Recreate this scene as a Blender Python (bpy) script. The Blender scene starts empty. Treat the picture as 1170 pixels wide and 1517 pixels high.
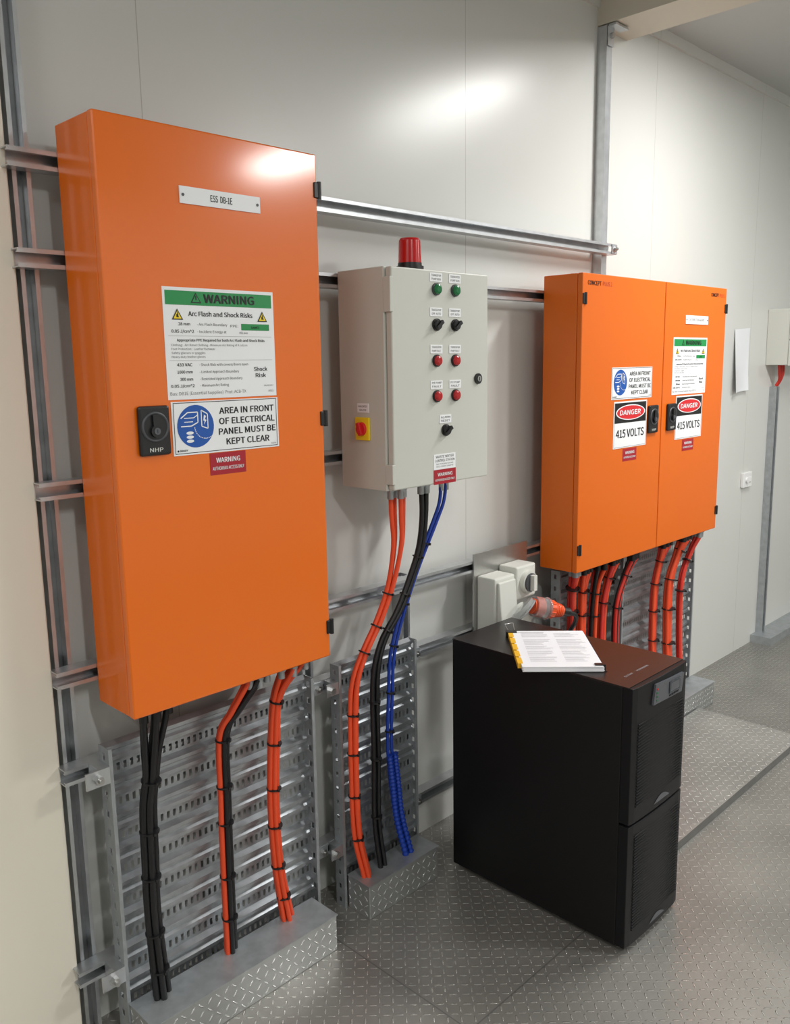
import bpy, math, os, random
from mathutils import Vector, Matrix
C=bpy.context.scene.collection
WO={}
# ------------------------------------------------------------------ materials
def srgb(r,g,b):
    def c(v):
        v/=255.
        return v/12.92 if v<=.04045 else ((v+.055)/1.055)**2.4
    return (c(r),c(g),c(b),1)
def newmat(name):
    m=bpy.data.materials.new(name); m.use_nodes=True
    return m,m.node_tree,m.node_tree.nodes['Principled BSDF']
def mat(name,col,rough=.5,metal=0.,var=0.,vscale=8.,bump=0.,bscale=200.,coat=0.,emis=None,trans=0.,stretch=None,spec=.5,crough=.1):
    m,nt,p=newmat(name)
    p.inputs['Base Color'].default_value=col
    p.inputs['Roughness'].default_value=rough
    p.inputs['Metallic'].default_value=metal
    p.inputs['Specular IOR Level'].default_value=spec
    p.inputs['Coat Weight'].default_value=coat
    p.inputs['Coat Roughness'].default_value=crough
    p.inputs['Transmission Weight'].default_value=trans
    if emis:
        p.inputs['Emission Color'].default_value=emis[0]; p.inputs['Emission Strength'].default_value=emis[1]
    g=nt.nodes.new('ShaderNodeNewGeometry')
    src=g.outputs['Position']
    if stretch:
        mp=nt.nodes.new('ShaderNodeMapping'); mp.inputs['Scale'].default_value=stretch
        nt.links.new(src,mp.inputs[0]); src=mp.outputs[0]
    n=nt.nodes.new('ShaderNodeTexNoise'); n.inputs['Scale'].default_value=vscale; n.inputs['Detail'].default_value=4
    nt.links.new(src,n.inputs['Vector'])
    mx=nt.nodes.new('ShaderNodeMix'); mx.data_type='RGBA'
    v=max(var,.015)
    mx.inputs[6].default_value=tuple(c*(1-v) for c in col[:3])+(1,)
    mx.inputs[7].default_value=tuple(min(1,c*(1+v)) for c in col[:3])+(1,)
    nt.links.new(n.outputs['Fac'],mx.inputs[0]); nt.links.new(mx.outputs[2],p.inputs['Base Color'])
    if bump:
        n2=nt.nodes.new('ShaderNodeTexNoise'); n2.inputs['Scale'].default_value=bscale
        nt.links.new(src,n2.inputs['Vector'])
        b=nt.nodes.new('ShaderNodeBump'); b.inputs['Strength'].default_value=bump; b.inputs['Distance'].default_value=.002
        nt.links.new(n2.outputs['Fac'],b.inputs['Height']); nt.links.new(b.outputs[0],p.inputs['Normal'])
    return m
ORANGE=mat('orange_powder_coat',srgb(234,109,0),.34,0,.02,3,.015,900,coat=.75,spec=.3,crough=.13)
ORANGE2=mat('orange_powder_coat_cabinet',srgb(222,104,12),.38,0,.02,3,.02,900,coat=.15,spec=.35)
GREYBOX=mat('light_grey_powder_coat',srgb(200,201,193),.45,0,.02,3,.05,900)
GALV=mat('galvanised_steel',srgb(200,203,206),.33,.85,.22,25)
GALVD=mat('galvanised_sheet',srgb(172,177,180),.45,.6,.28,30)
GALVT=mat('galvanised_tray_sheet',srgb(168,173,177),.42,.75,.32,30)
STEEL=mat('brushed_steel',srgb(190,190,188),.3,.95,.08,60)
BLACKPL=mat('black_plastic',srgb(24,24,26),.38)
BLACKCAB=mat('black_cable_sheath',srgb(22,22,25),.42)
ORCAB=mat('orange_cable_sheath',srgb(234,80,40),.42,0,.05,20)
BLUECAB=mat('blue_cable_sheath',srgb(18,58,160),.4)
REDCAB=mat('red_cable_sheath',srgb(205,50,38),.45)
WHITE=mat('white_vinyl',srgb(238,240,242),.4)
PAPER=mat('white_paper',srgb(240,241,245),.8)
PAPERG=mat('sleeve_paper',srgb(228,231,234),.3)
INK=mat('black_ink',srgb(18,18,20),.5)
INKG=mat('grey_ink',srgb(95,95,98),.6)
INKL=mat('light_grey_ink',srgb(168,168,172),.7)
GREEN=mat('green_print',srgb(22,140,72),.45)
YELLOW=mat('yellow_print',srgb(246,214,30),.45)
BLUE=mat('blue_print',srgb(20,84,170),.45)
RED=mat('red_print',srgb(214,34,42),.45)
CRIM=mat('crimson_label',srgb(168,22,40),.45)
LGREY=mat('pale_grey_plastic',srgb(212,213,206),.45)
WHPL=mat('white_plastic',srgb(228,229,228),.4)
DGREY=mat('dark_grey_plastic',srgb(70,72,76),.4)
MGREY=mat('mid_grey_plastic',srgb(86,88,94),.4)
UPSM=mat('black_painted_metal',srgb(15,15,17),.42,0,.1,30,.08,700,spec=.35)
UPSB=mat('charcoal_bezel',srgb(19,19,22),.45,0,.05,30,spec=.25)
UPSL=mat('charcoal_louvre',srgb(16,16,18),.5,0,.05,30,spec=.2)
UPST=mat('black_metal_lid_brown_reflection',srgb(28,22,22),.32,0,.1,30,.05,700)  # black lid; brown reflection of the orange cabinets is put into the base colour
SCREEN=mat('display_glass',srgb(60,66,72),.15)
BGREEN=mat('green_lens',srgb(16,110,60),.25)
BRED=mat('red_lens',srgb(176,30,34),.25)
BEACON=mat('red_beacon_lens',srgb(180,16,22),.2,coat=.4,emis=(srgb(180,10,14),.1))
ORPLUG=mat('orange_plastic',srgb(240,86,24),.35,coat=.4)
CLEAR=mat('clear_plastic',srgb(235,238,240),.08,trans=.8)
COL=mat('cream_paint',srgb(230,224,209),.5,0,.02,2)
BEIGE=mat('beige_beam_paint',srgb(206,201,186),.5)
YTAB=mat('yellow_tab',srgb(244,186,30),.5)

def mnode(nt,op,a,b=None,c=None):
    n=nt.nodes.new('ShaderNodeMath'); n.operation=op
    for i,v in enumerate((a,b,c)):
        if v is None: continue
        if isinstance(v,(int,float)): n.inputs[i].default_value=v
        else: nt.links.new(v,n.inputs[i])
    return n.outputs[0]
def tread(name,mode,col,rough=.4,metal=.6,s=.027,seams=True,hk=.55):
    m,nt,p=newmat(name)
    g=nt.nodes.new('ShaderNodeNewGeometry'); sp=nt.nodes.new('ShaderNodeSeparateXYZ'); nt.links.new(g.outputs['Position'],sp.inputs[0])
    x,y,z=sp.outputs
    if mode=='floor': u,v=x,y
    else: u,v=mnode(nt,'ADD',x,y),z
    us=mnode(nt,'DIVIDE',u,s); vs=mnode(nt,'DIVIDE',v,s)
    fu=mnode(nt,'SUBTRACT',mnode(nt,'FRACT',us),.5); fv=mnode(nt,'SUBTRACT',mnode(nt,'FRACT',vs),.5)
    par=mnode(nt,'FLOORED_MODULO',mnode(nt,'ADD',mnode(nt,'FLOOR',us),mnode(nt,'FLOOR',vs)),2.)
    a=mnode(nt,'ADD',fu,fv); b=mnode(nt,'SUBTRACT',fu,fv)
    def ell(a,b):
        A=mnode(nt,'POWER',mnode(nt,'ABSOLUTE',mnode(nt,'DIVIDE',a,.60)),2.)
        B=mnode(nt,'POWER',mnode(nt,'ABSOLUTE',mnode(nt,'DIVIDE',b,.16)),2.)
        return mnode(nt,'MAXIMUM',mnode(nt,'SUBTRACT',1.,mnode(nt,'ADD',A,B)),0.)
    e1,e2=ell(a,b),ell(b,a)
    h=mnode(nt,'ADD',mnode(nt,'MULTIPLY',e1,par),mnode(nt,'MULTIPLY',e2,mnode(nt,'SUBTRACT',1.,par)))
    h=mnode(nt,'MINIMUM',mnode(nt,'MULTIPLY',h,1.8),1.)
    n=nt.nodes.new('ShaderNodeTexNoise'); n.inputs['Scale'].default_value=3; n.inputs['Detail'].default_value=7; nt.links.new(g.outputs['Position'],n.inputs['Vector'])
    fac=mnode(nt,'ADD',mnode(nt,'MULTIPLY',n.outputs['Fac'],.42),mnode(nt,'MULTIPLY',h,hk))
    mx=nt.nodes.new('ShaderNodeMix'); mx.data_type='RGBA'
    mx.inputs[6].default_value=tuple(c*.56 for c in col[:3])+(1,); mx.inputs[7].default_value=tuple(min(1,c*1.75) for c in col[:3])+(1,)
    nt.links.new(fac,mx.inputs[0]); out=mx.outputs[2]
    if seams:
        tot=None
        for ax,vals in ((y,(1.32,.1,-1.12)),(x,(4.03,1.59,6.47,-.85))):
            for q in vals:
                l=mnode(nt,'LESS_THAN',mnode(nt,'ABSOLUTE',mnode(nt,'SUBTRACT',ax,q)),.0022)
                tot=l if tot is None else mnode(nt,'MAXIMUM',tot,l)
        m2=nt.nodes.new('ShaderNodeMix'); m2.data_type='RGBA'; m2.inputs[7].default_value=(.1,.1,.1,1)
        nt.links.new(mnode(nt,'MULTIPLY',tot,.5),m2.inputs[0]); nt.links.new(out,m2.inputs[6]); out=m2.outputs[2]
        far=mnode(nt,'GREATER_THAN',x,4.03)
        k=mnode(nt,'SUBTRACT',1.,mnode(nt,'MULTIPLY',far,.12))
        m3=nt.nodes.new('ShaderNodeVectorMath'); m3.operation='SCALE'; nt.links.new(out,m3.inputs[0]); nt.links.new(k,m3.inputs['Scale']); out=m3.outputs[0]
    nt.links.new(out,p.inputs['Base Color'])
    p.inputs['Metallic'].default_value=metal
    r=mnode(nt,'SUBTRACT',rough,mnode(nt,'MULTIPLY',h,.14)); nt.links.new(r,p.inputs['Roughness'])
    bp=nt.nodes.new('ShaderNodeBump'); bp.inputs['Strength'].default_value=1.; bp.inputs['Distance'].default_value=.003
    nt.links.new(h,bp.inputs['Height']); nt.links.new(bp.outputs[0],p.inputs['Normal'])
    return m
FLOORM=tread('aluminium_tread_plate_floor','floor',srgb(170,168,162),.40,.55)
SHEETM=tread('aluminium_tread_plate_step','floor',srgb(184,183,178),.38,.55,s=.030,seams=False,hk=.62)
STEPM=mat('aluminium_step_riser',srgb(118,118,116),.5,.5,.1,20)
PLINM=tread('aluminium_tread_plate','wall',srgb(196,198,198),.36,.65,s=.027,seams=False,hk=.7)
def wallmat():
    m,nt,p=newmat('white_insulated_panel')
    g=nt.nodes.new('ShaderNodeNewGeometry'); sp=nt.nodes.new('ShaderNodeSeparateXYZ'); nt.links.new(g.outputs['Position'],sp.inputs[0])
    x=sp.outputs[0]; tot=None
    for q in (-.07,1.217,2.505,3.877,5.08,6.4,7.7):
        l=mnode(nt,'LESS_THAN',mnode(nt,'ABSOLUTE',mnode(nt,'SUBTRACT',x,q)),.0013); tot=l if tot is None else mnode(nt,'MAXIMUM',tot,l)
    n=nt.nodes.new('ShaderNodeTexNoise'); n.inputs['Scale'].default_value=1.5; nt.links.new(g.outputs['Position'],n.inputs['Vector'])
    mx=nt.nodes.new('ShaderNodeMix'); mx.data_type='RGBA'; mx.inputs[6].default_value=srgb(205,206,202); mx.inputs[7].default_value=srgb(211,212,208)
    nt.links.new(n.outputs['Fac'],mx.inputs[0])
    m2=nt.nodes.new('ShaderNodeMix'); m2.data_type='RGBA'; m2.inputs[7].default_value=srgb(174,173,167)
    nt.links.new(tot,m2.inputs[0]); nt.links.new(mx.outputs[2],m2.inputs[6]); nt.links.new(m2.outputs[2],p.inputs['Base Color'])
    p.inputs['Roughness'].default_value=.28
    n2=nt.nodes.new('ShaderNodeTexNoise'); n2.inputs['Scale'].default_value=2.5; nt.links.new(g.outputs['Position'],n2.inputs['Vector'])
    b=nt.nodes.new('ShaderNodeBump'); b.inputs['Strength'].default_value=.07; b.inputs['Distance'].default_value=.01
    nt.links.new(n2.outputs['Fac'],b.inputs['Height']); nt.links.new(b.outputs[0],p.inputs['Normal'])
    return m
WALLM=wallmat()
CEILM=mat('ceiling_panel_paint',srgb(190,193,192),.5)

# ------------------------------------------------------------------ mesh builder
FONT=None
try:
    FONT=bpy.data.fonts.load(os.path.join(bpy.utils.system_resource('DATAFILES',path='fonts'),'Noto Sans CJK Regular.woff2'))
except Exception as ex: print('font',ex)
_tc={}
def glyphs(s):
    if s in _tc: return _tc[s]
    cu=bpy.data.curves.new('tmp','FONT'); cu.body=s; cu.size=1; cu.resolution_u=3
    if FONT: cu.font=FONT
    ob=bpy.data.objects.new('tmp',cu); C.objects.link(ob)
    dg=bpy.context.evaluated_depsgraph_get(); ev=ob.evaluated_get(dg); me=ev.to_mesh()
    vs=[(v.co.x,v.co.y) for v in me.vertices]; fs=[tuple(p.vertices) for p in me.polygons]
    ev.to_mesh_clear(); bpy.data.objects.remove(ob); bpy.data.curves.remove(cu)
    _tc[s]=(vs,fs); return _tc[s]
vs,_=glyphs('H'); CAP=max(v[1] for v in vs)-min(v[1] for v in vs); BASE=min(v[1] for v in vs)
class MB:
    def __init__(s): s.v=[];s.f=[];s.m=[];s.sm=[];s.mats=[]
    def mi(s,m):
        if m not in s.mats: s.mats.append(m)
        return s.mats.index(m)
    def add(s,vs,fs,m,smooth=False):
        o=len(s.v); s.v+=[tuple(v) for v in vs]; k=s.mi(m)
        for f in fs: s.f.append(tuple(i+o for i in f)); s.m.append(k); s.sm.append(smooth)
    def box(s,x0,x1,y0,y1,z0,z1,m,top=None):
        V=[(x0,y0,z0),(x1,y0,z0),(x1,y1,z0),(x0,y1,z0),(x0,y0,z1),(x1,y0,z1),(x1,y1,z1),(x0,y1,z1)]
        F=[(0,3,2,1),(4,5,6,7),(0,1,5,4),(1,2,6,5),(2,3,7,6),(3,0,4,7)]
        s.add(V,F,m)
        if top: s.m[-5]=s.mi(top)
        return s
    def cyl(s,p0,p1,r0,m,r1=None,n=20,smooth=True):
        r1=r0 if r1 is None else r1
        p0=Vector(p0);p1=Vector(p1);d=(p1-p0).normalized()
        a=d.orthogonal().normalized(); b=d.cross(a)
        vs=[];
        for p,r in ((p0,r0),(p1,r1)):
            for i in range(n):
                t=2*math.pi*i/n; vs.append(p+(a*math.cos(t)+b*math.sin(t))*r)
        s.add(vs,[(i,(i+1)%n,n+(i+1)%n,n+i) for i in range(n)],m,smooth)
        s.add(vs,[tuple(range(n-1,-1,-1)),tuple(range(n,2*n))],m); return s
    def prism(s,pts,fn,a0,a1,m):
        n=len(pts); vs=[fn(p,a0) for p in pts]+[fn(p,a1) for p in pts]
        s.add(vs,[(i,(i+1)%n,n+(i+1)%n,n+i) for i in range(n)]+[tuple(range(n-1,-1,-1)),tuple(range(n,2*n))],m); return s
    def tube(s,pts,r,m,n=10,rf=None):
        pts=[Vector(p) for p in pts]; N=len(pts); vs=[]; up=None
        for k,p in enumerate(pts):
            d=(pts[min(k+1,N-1)]-pts[max(k-1,0)]).normalized()
            if up is None: up=d.orthogonal().normalized()
            up=(up-d*up.dot(d)).normalized(); b=d.cross(up); rr=r if rf is None else rf(k)
            for i in range(n):
                t=2*math.pi*i/n; vs.append(p+(up*math.cos(t)+b*math.sin(t))*rr)
        fs=[(k*n+i,k*n+(i+1)%n,(k+1)*n+(i+1)%n,(k+1)*n+i) for k in range(N-1) for i in range(n)]
        s.add(vs,fs,m,True); s.add(vs,[tuple(range(n-1,-1,-1)),tuple(range((N-1)*n,N*n))],m); return s
    def ring(s,p,d,R,r,m,n=20,k=8):
        p=Vector(p); d=Vector(d).normalized(); a=d.orthogonal().normalized(); b=d.cross(a); vs=[]
        for i in range(n):
            t=2*math.pi*i/n; e=a*math.cos(t)+b*math.sin(t)
            for j in range(k):
                q=2*math.pi*j/k; vs.append(p+e*(R+r*math.cos(q))+d*r*math.sin(q))
        s.add(vs,[(i*k+j,((i+1)%n)*k+j,((i+1)%n)*k+(j+1)%k,i*k+(j+1)%k) for i in range(n) for j in range(k)],m,True); return s
    def rect(s,x0,x1,z0,z1,y,m): s.add([(x0,y,z0),(x1,y,z0),(x1,y,z1),(x0,y,z1)],[(0,1,2,3)],m); return s
    def poly(s,pts,y,m): s.add([(p[0],y,p[1]) for p in pts],[tuple(range(len(pts)))],m); return s
    def disc(s,cx,cz,rx,y,m,rz=None,n=40):
        rz=rz or rx
        return s.poly([(cx+rx*math.cos(2*math.pi*i/n),cz+rz*math.sin(2*math.pi*i/n)) for i in range(n)],y,m)
    def text(s,t,x,z,h,y,m,al='L',w=None,bold=0.,shear=0.,fr=None):
        vs,fs=glyphs(t); k=h/CAP
        x0=min(v[0] for v in vs);x1=max(v[0] for v in vs); kx=k
        if w: kx=w/(x1-x0)
        Wd=(x1-x0)*kx; ox={'L':0,'C':-Wd/2,'R':-Wd}[al]
        shifts=[(0,0)]
        if bold:
            q=bold*h; shifts=[(-q,0),(q,0),(-q*.4,q*.5),(q*.4,-q*.5)]
        for j,(dx,dz) in enumerate(shifts):
            out=[(x+ox+(v[0]-x0)*kx+shear*(v[1]-BASE)*k+dx, z+(v[1]-BASE)*k+dz) for v in vs]
            out=[fr(a,b) for a,b in out] if fr else [(a,y-.00012*j,b) for a,b in out]
            s.add(out,fs,m)
            if fr: break
        return s
    def done(s,name,parent=None,label=None,cat=None,bevel=0.,origin=None,group=None,kind=None,seg=2):
        xs=[v[0] for v in s.v];ys=[v[1] for v in s.v];zs=[v[2] for v in s.v]
        if origin is None: origin=((min(xs)+max(xs))/2,(min(ys)+max(ys))/2,min(zs))
        O=Vector(origin)
        me=bpy.data.meshes.new(name); me.from_pydata([tuple(Vector(v)-O) for v in s.v],[],s.f)
        for m in s.mats: me.materials.append(m)
        for p,k,q in zip(me.polygons,s.m,s.sm): p.material_index=k; p.use_smooth=q
        me.update()
        ob=bpy.data.objects.new(name,me); C.objects.link(ob); reg(ob,O,parent,label,cat,group,kind)
        if bevel:
            b=ob.modifiers.new('bevel','BEVEL'); b.width=bevel; b.segments=seg; b.limit_method='ANGLE'; b.angle_limit=math.radians(40)
        return ob
def reg(ob,O,parent,label,cat,group=None,kind=None):
    O=Vector(O); WO[ob.name]=O
    if parent: ob.parent=parent; ob.location=O-WO[parent.name]
    else: ob.location=O
    if label: ob['label']=label
    if cat: ob['category']=cat
    if group: ob['group']=group
    if kind: ob['kind']=kind
def empty(name,O,label,cat,group=None):
    ob=bpy.data.objects.new(name,None); ob.empty_display_size=.1; C.objects.link(ob); reg(ob,O,None,label,cat,group); return ob
def spline(P,step=6):
    P=[Vector(p) for p in P]; Q=[P[0]*2-P[1]]+P+[P[-1]*2-P[-2]]; out=[]
    for i in range(1,len(Q)-2):
        a,b,c,d=Q[i-1],Q[i],Q[i+1],Q[i+2]
        for k in range(step):
            t=k/step; out.append(.5*((2*b)+(c-a)*t+(2*a-5*b+4*c-d)*t*t+(3*b-a-3*c+d)*t**3))
    out.append(P[-1]); return out
random.seed(7)
# ------------------------------------------------------------------ room
W=2.10; CZ=3.29; X0,X1,Y0=-2.5,9.0,-3.0
MB().box(X0,X1,W,W+.1,0,CZ,WALLM).done('wall_back',kind='structure')
MB().box(X0,X1,Y0-.1,Y0,0,CZ,WALLM).done('wall_front',kind='structure')
MB().box(X0-.1,X0,Y0-.1,W+.1,0,CZ,WALLM).done('wall_left',kind='structure')
MB().box(X1,X1+.1,Y0-.1,W+.1,0,CZ,WALLM).done('wall_right',kind='structure')
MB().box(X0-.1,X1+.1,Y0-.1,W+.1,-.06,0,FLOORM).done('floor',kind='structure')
MB().box(X0-.1,X1+.1,Y0-.1,W+.1,CZ,CZ+.06,CEILM).done('ceiling',kind='structure')
MB().box(.2,.838,2.045,W,0,CZ,COL).done('trim_1',kind='structure',bevel=.004)
b=MB(); b.box(3.36,3.60,Y0,W,3.17,3.18,BEIGE); b.box(3.36,3.60,Y0,W,3.27,3.29,BEIGE); b.box(3.36,3.375,Y0,W,3.18,3.27,BEIGE); b.box(3.585,3.60,Y0,W,3.18,3.27,BEIGE)
b.done('trim_2',kind='structure')
MB().box(X0,X1,W-.012,W,CZ-.05,CZ,WALLM).done('trim_3',kind='structure')
MB().box(2.62,4.03,1.32,1.828,0,.032,STEPM,top=SHEETM).done('floor_step',None,'low raised tread-plate step on the floor along the wall','floor step')

# ------------------------------------------------------------------ struts
def cprof(w,D,t=.0028,lip=.010,ret=.009):
    h=w/2
    return [(-h,0),(h,0),(h,D),(h-lip,D),(h-lip,D-ret),(h-lip+t,D-ret),(h-lip+t,D-t),(h-t,D-t),(h-t,t),(-h+t,t),(-h+t,D-t),(-h+lip-t,D-t),(-h+lip-t,D-ret),(-h+lip,D-ret),(-h+lip,D),(-h,D)]
RB=2.052; RF=2.009   # rail back / front
def rail(x0,x1,zc,label,bolts=()):
    e=empty('strut_rail',(x0,RF,zc-.0215),label,'metal rail','horizontal strut rails')
    MB().prism(cprof(.043,RB-RF),lambda p,a:(a,RB-p[1],zc+p[0]),x0,x1,GALV).done('channel',e)
    for bx in bolts:
        q=MB(); q.box(bx-.02,bx+.02,RF-.005,RF,zc-.019,zc+.019,GALVD); q.cyl((bx,RF-.005,zc),(bx,RF-.014,zc),.011,STEEL,n=6,smooth=False); q.cyl((bx,RF-.014,zc),(bx,RF-.022,zc),.005,STEEL,n=10)
        q.done('bolt',e)
    return e
rail(.825,3.41,2.266,'long galvanised slotted channel rail above the control box',(3.385,))
rail(.829,3.95,2.048,'galvanised channel rail running behind the cabinets',(2.31,))
rail(.833,2.20,1.509,'galvanised channel rail behind the orange cabinet and control box')
rail(.835,3.95,1.036,'galvanised channel rail below the control box')
rail(.833,3.95,.779,'galvanised channel rail across the top of the cable trays',(1.66,2.115))
rail(.825,3.95,.213,'galvanised channel rail low on the wall behind cable trays',(1.66,2.115))
def post(xc,z0,z1,label,w=.043,flip=False):
    e=empty('strut_post',(xc,W,z0),label,'metal post','vertical strut posts')
    if flip:
        MB().prism(cprof(w,W-.0005-RB-.002),lambda p,a:(xc+p[0],RB+.002+p[1],a),z0,z1,GALV).done('channel',e)
    else:
        MB().prism(cprof(w,W-.0005-RB-.001),lambda p,a:(xc+p[0],W-.0005-p[1],a),z0,z1,GALV).done('channel',e)
    return e
post(.872,0,CZ,'tall galvanised channel post beside the cream column')
pp=post(3.382,0,3.165,'tall galvanised channel post rising to the beam',.042,True)
q=MB(); q.box(3.36,3.405,RB-.006,RB-.001,3.085,3.165,GALV); q.box(3.36,3.46,RB-.04,RB,3.157,3.165,GALV); q.cyl((3.382,RB-.006,3.125),(3.382,RB-.018,3.125),.011,STEEL,n=6,smooth=False); q.done('bracket',pp)
post(2.115,0,1.057,'short galvanised channel post beside the narrow cable tray')
post(1.66,0,1.057,'short galvanised channel post between the two cable trays')

# ------------------------------------------------------------------ cable trays
def tray(x0,x1,z0,z1,yb,yf,label,brk=None):
    e=empty('cable_tray',((x0+x1)/2,yb,0),label,'cable tray','perforated cable trays')
    b=MB(); pitch=.0975; n=int(round((z1-z0)/pitch)); pitch=(z1-z0)/n
    def row(za,zb,y0,y1,zs0,zs1,sp,sw):
        def P(x,t): return (x,y0+(y1-y0)*t,za+(zb-za)*t)
        b.add([P(x0,0),P(x1,0),P(x1,zs0),P(x0,zs0)],[(0,1,2,3)],GALVT)
        b.add([P(x0,zs1),P(x1,zs1),P(x1,1),P(x0,1)],[(0,1,2,3)],GALVT)
        k=int((x1-x0)/sp); s2=(x1-x0)/k
        for i in range(k+1):
            a=max(x0,x0+i*s2-(s2-sw)/2); c=min(x1,x0+i*s2+(s2-sw)/2)
            b.add([P(a,zs0),P(c,zs0),P(c,zs1),P(a,zs1)],[(0,1,2,3)],GALVT)
    for i in range(n):
        a=z0+i*pitch; y=yb-.003; yr=yb-.020
        row(a,a+pitch*.40,y,y,.24,.76,.019,.0085)
        for (za,zb,ya,yb2) in ((.40,.49,y,yr),(.49,.60,yr,yr),(.60,.66,yr,yr+.008),(.66,.74,yr+.008,yr+.008),(.74,.80,yr+.008,yr),(.80,.91,yr,yr),(.91,1.,yr,y)):
            b.add([(x0,ya,a+pitch*za),(x1,ya,a+pitch*za),(x1,yb2,a+pitch*zb),(x0,yb2,a+pitch*zb)],[(0,1,2,3)],GALVT)
    b.done('slotted_base',e)
    for xs,sg in ((x0,1),(x1,-1)):
        f=MB(); t=.002
        ys=(yf,yf+(yb-yf)*.36,yf+(yb-yf)*.64,yb)
        f.box(xs,xs+t,ys[0],ys[1],0,z1,GALVD); f.box(xs,xs+t,ys[2],ys[3],0,z1,GALVD)
        k=int(z1/.05); s2=z1/k
        for i in range(k+1):
            a=max(0,i*s2-.0165); c=min(z1,i*s2+.0165); f.box(xs,xs+t,ys[1],ys[2],a,c,GALVD)
        f.box(min(xs,xs+sg*.010),max(xs,xs+sg*.010),yf-.002,yf,0,z1,GALVD)
        f.done('side_flange',e)
    for z in (.779,.213):
        if brk=='end':
            b=MB(); b.box(.895,.9235,1.955,2.0085,z-.022,z+.022,GALV); b.box(.86,.9235,1.95,1.955,z-.022,z+.022,GALV); b.cyl((.89,1.95,z),(.89,1.935,z),.012,STEEL,n=6,smooth=False); b.cyl((.89,1.935,z),(.89,1.925,z),.006,STEEL)
            b.done('angle_bracket',e)
        if brk=='mid':
            b=MB(); b.box(x0-.05,x0-.0005,1.965,1.970,z-.02,z+.02,GALV); b.box(x0-.025,x0-.0005,1.97,2.0085,z-.02,z+.02,GALV); b.cyl((x0-.033,1.965,z),(x0-.033,1.95,z),.011,STEEL,n=6,smooth=False)
            b.done('angle_bracket',e)
    return e
TB=2.006
tray(.924,1.60,.07,.845,TB,1.955,'wide galvanised perforated cable tray under the orange cabinet','end')
tray(1.713,2.075,.075,.85,TB,1.965,'narrow galvanised perforated cable tray below the control box','mid')
tray(2.95,3.33,.125,.93,TB,1.965,'galvanised perforated cable tray under the double-door cabinet')
tray(3.47,4.20,.125,.93,TB,1.965,'galvanised perforated cable tray with cables under the double-door cabinet')
# ------------------------------------------------------------------ plinths
def plinth(x0,x1,y0,y1,h,label):
    e=empty('cable_plinth',((x0+x1)/2,(y0+y1)/2,0),label,'cable duct','floor cable plinths')
    MB().box(x0,x1,y0,y1,0,h-.003,PLINM).done('tread_plate_body',e,bevel=.002)
    MB().box(x0-.003,x1+.003,y0-.003,y1,h-.003,h,GALVD).done('top_cover',e)
plinth(.93,1.56,1.83,1.952,.12,'low tread-plate cable plinth on the floor under the wide tray')
plinth(1.728,2.06,1.858,1.962,.12,'small tread-plate cable plinth on the floor under the narrow tray')
plinth(2.80,4.22,1.835,1.962,.12,'long tread-plate cable plinth on the floor under the double-door cabinet')

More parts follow.
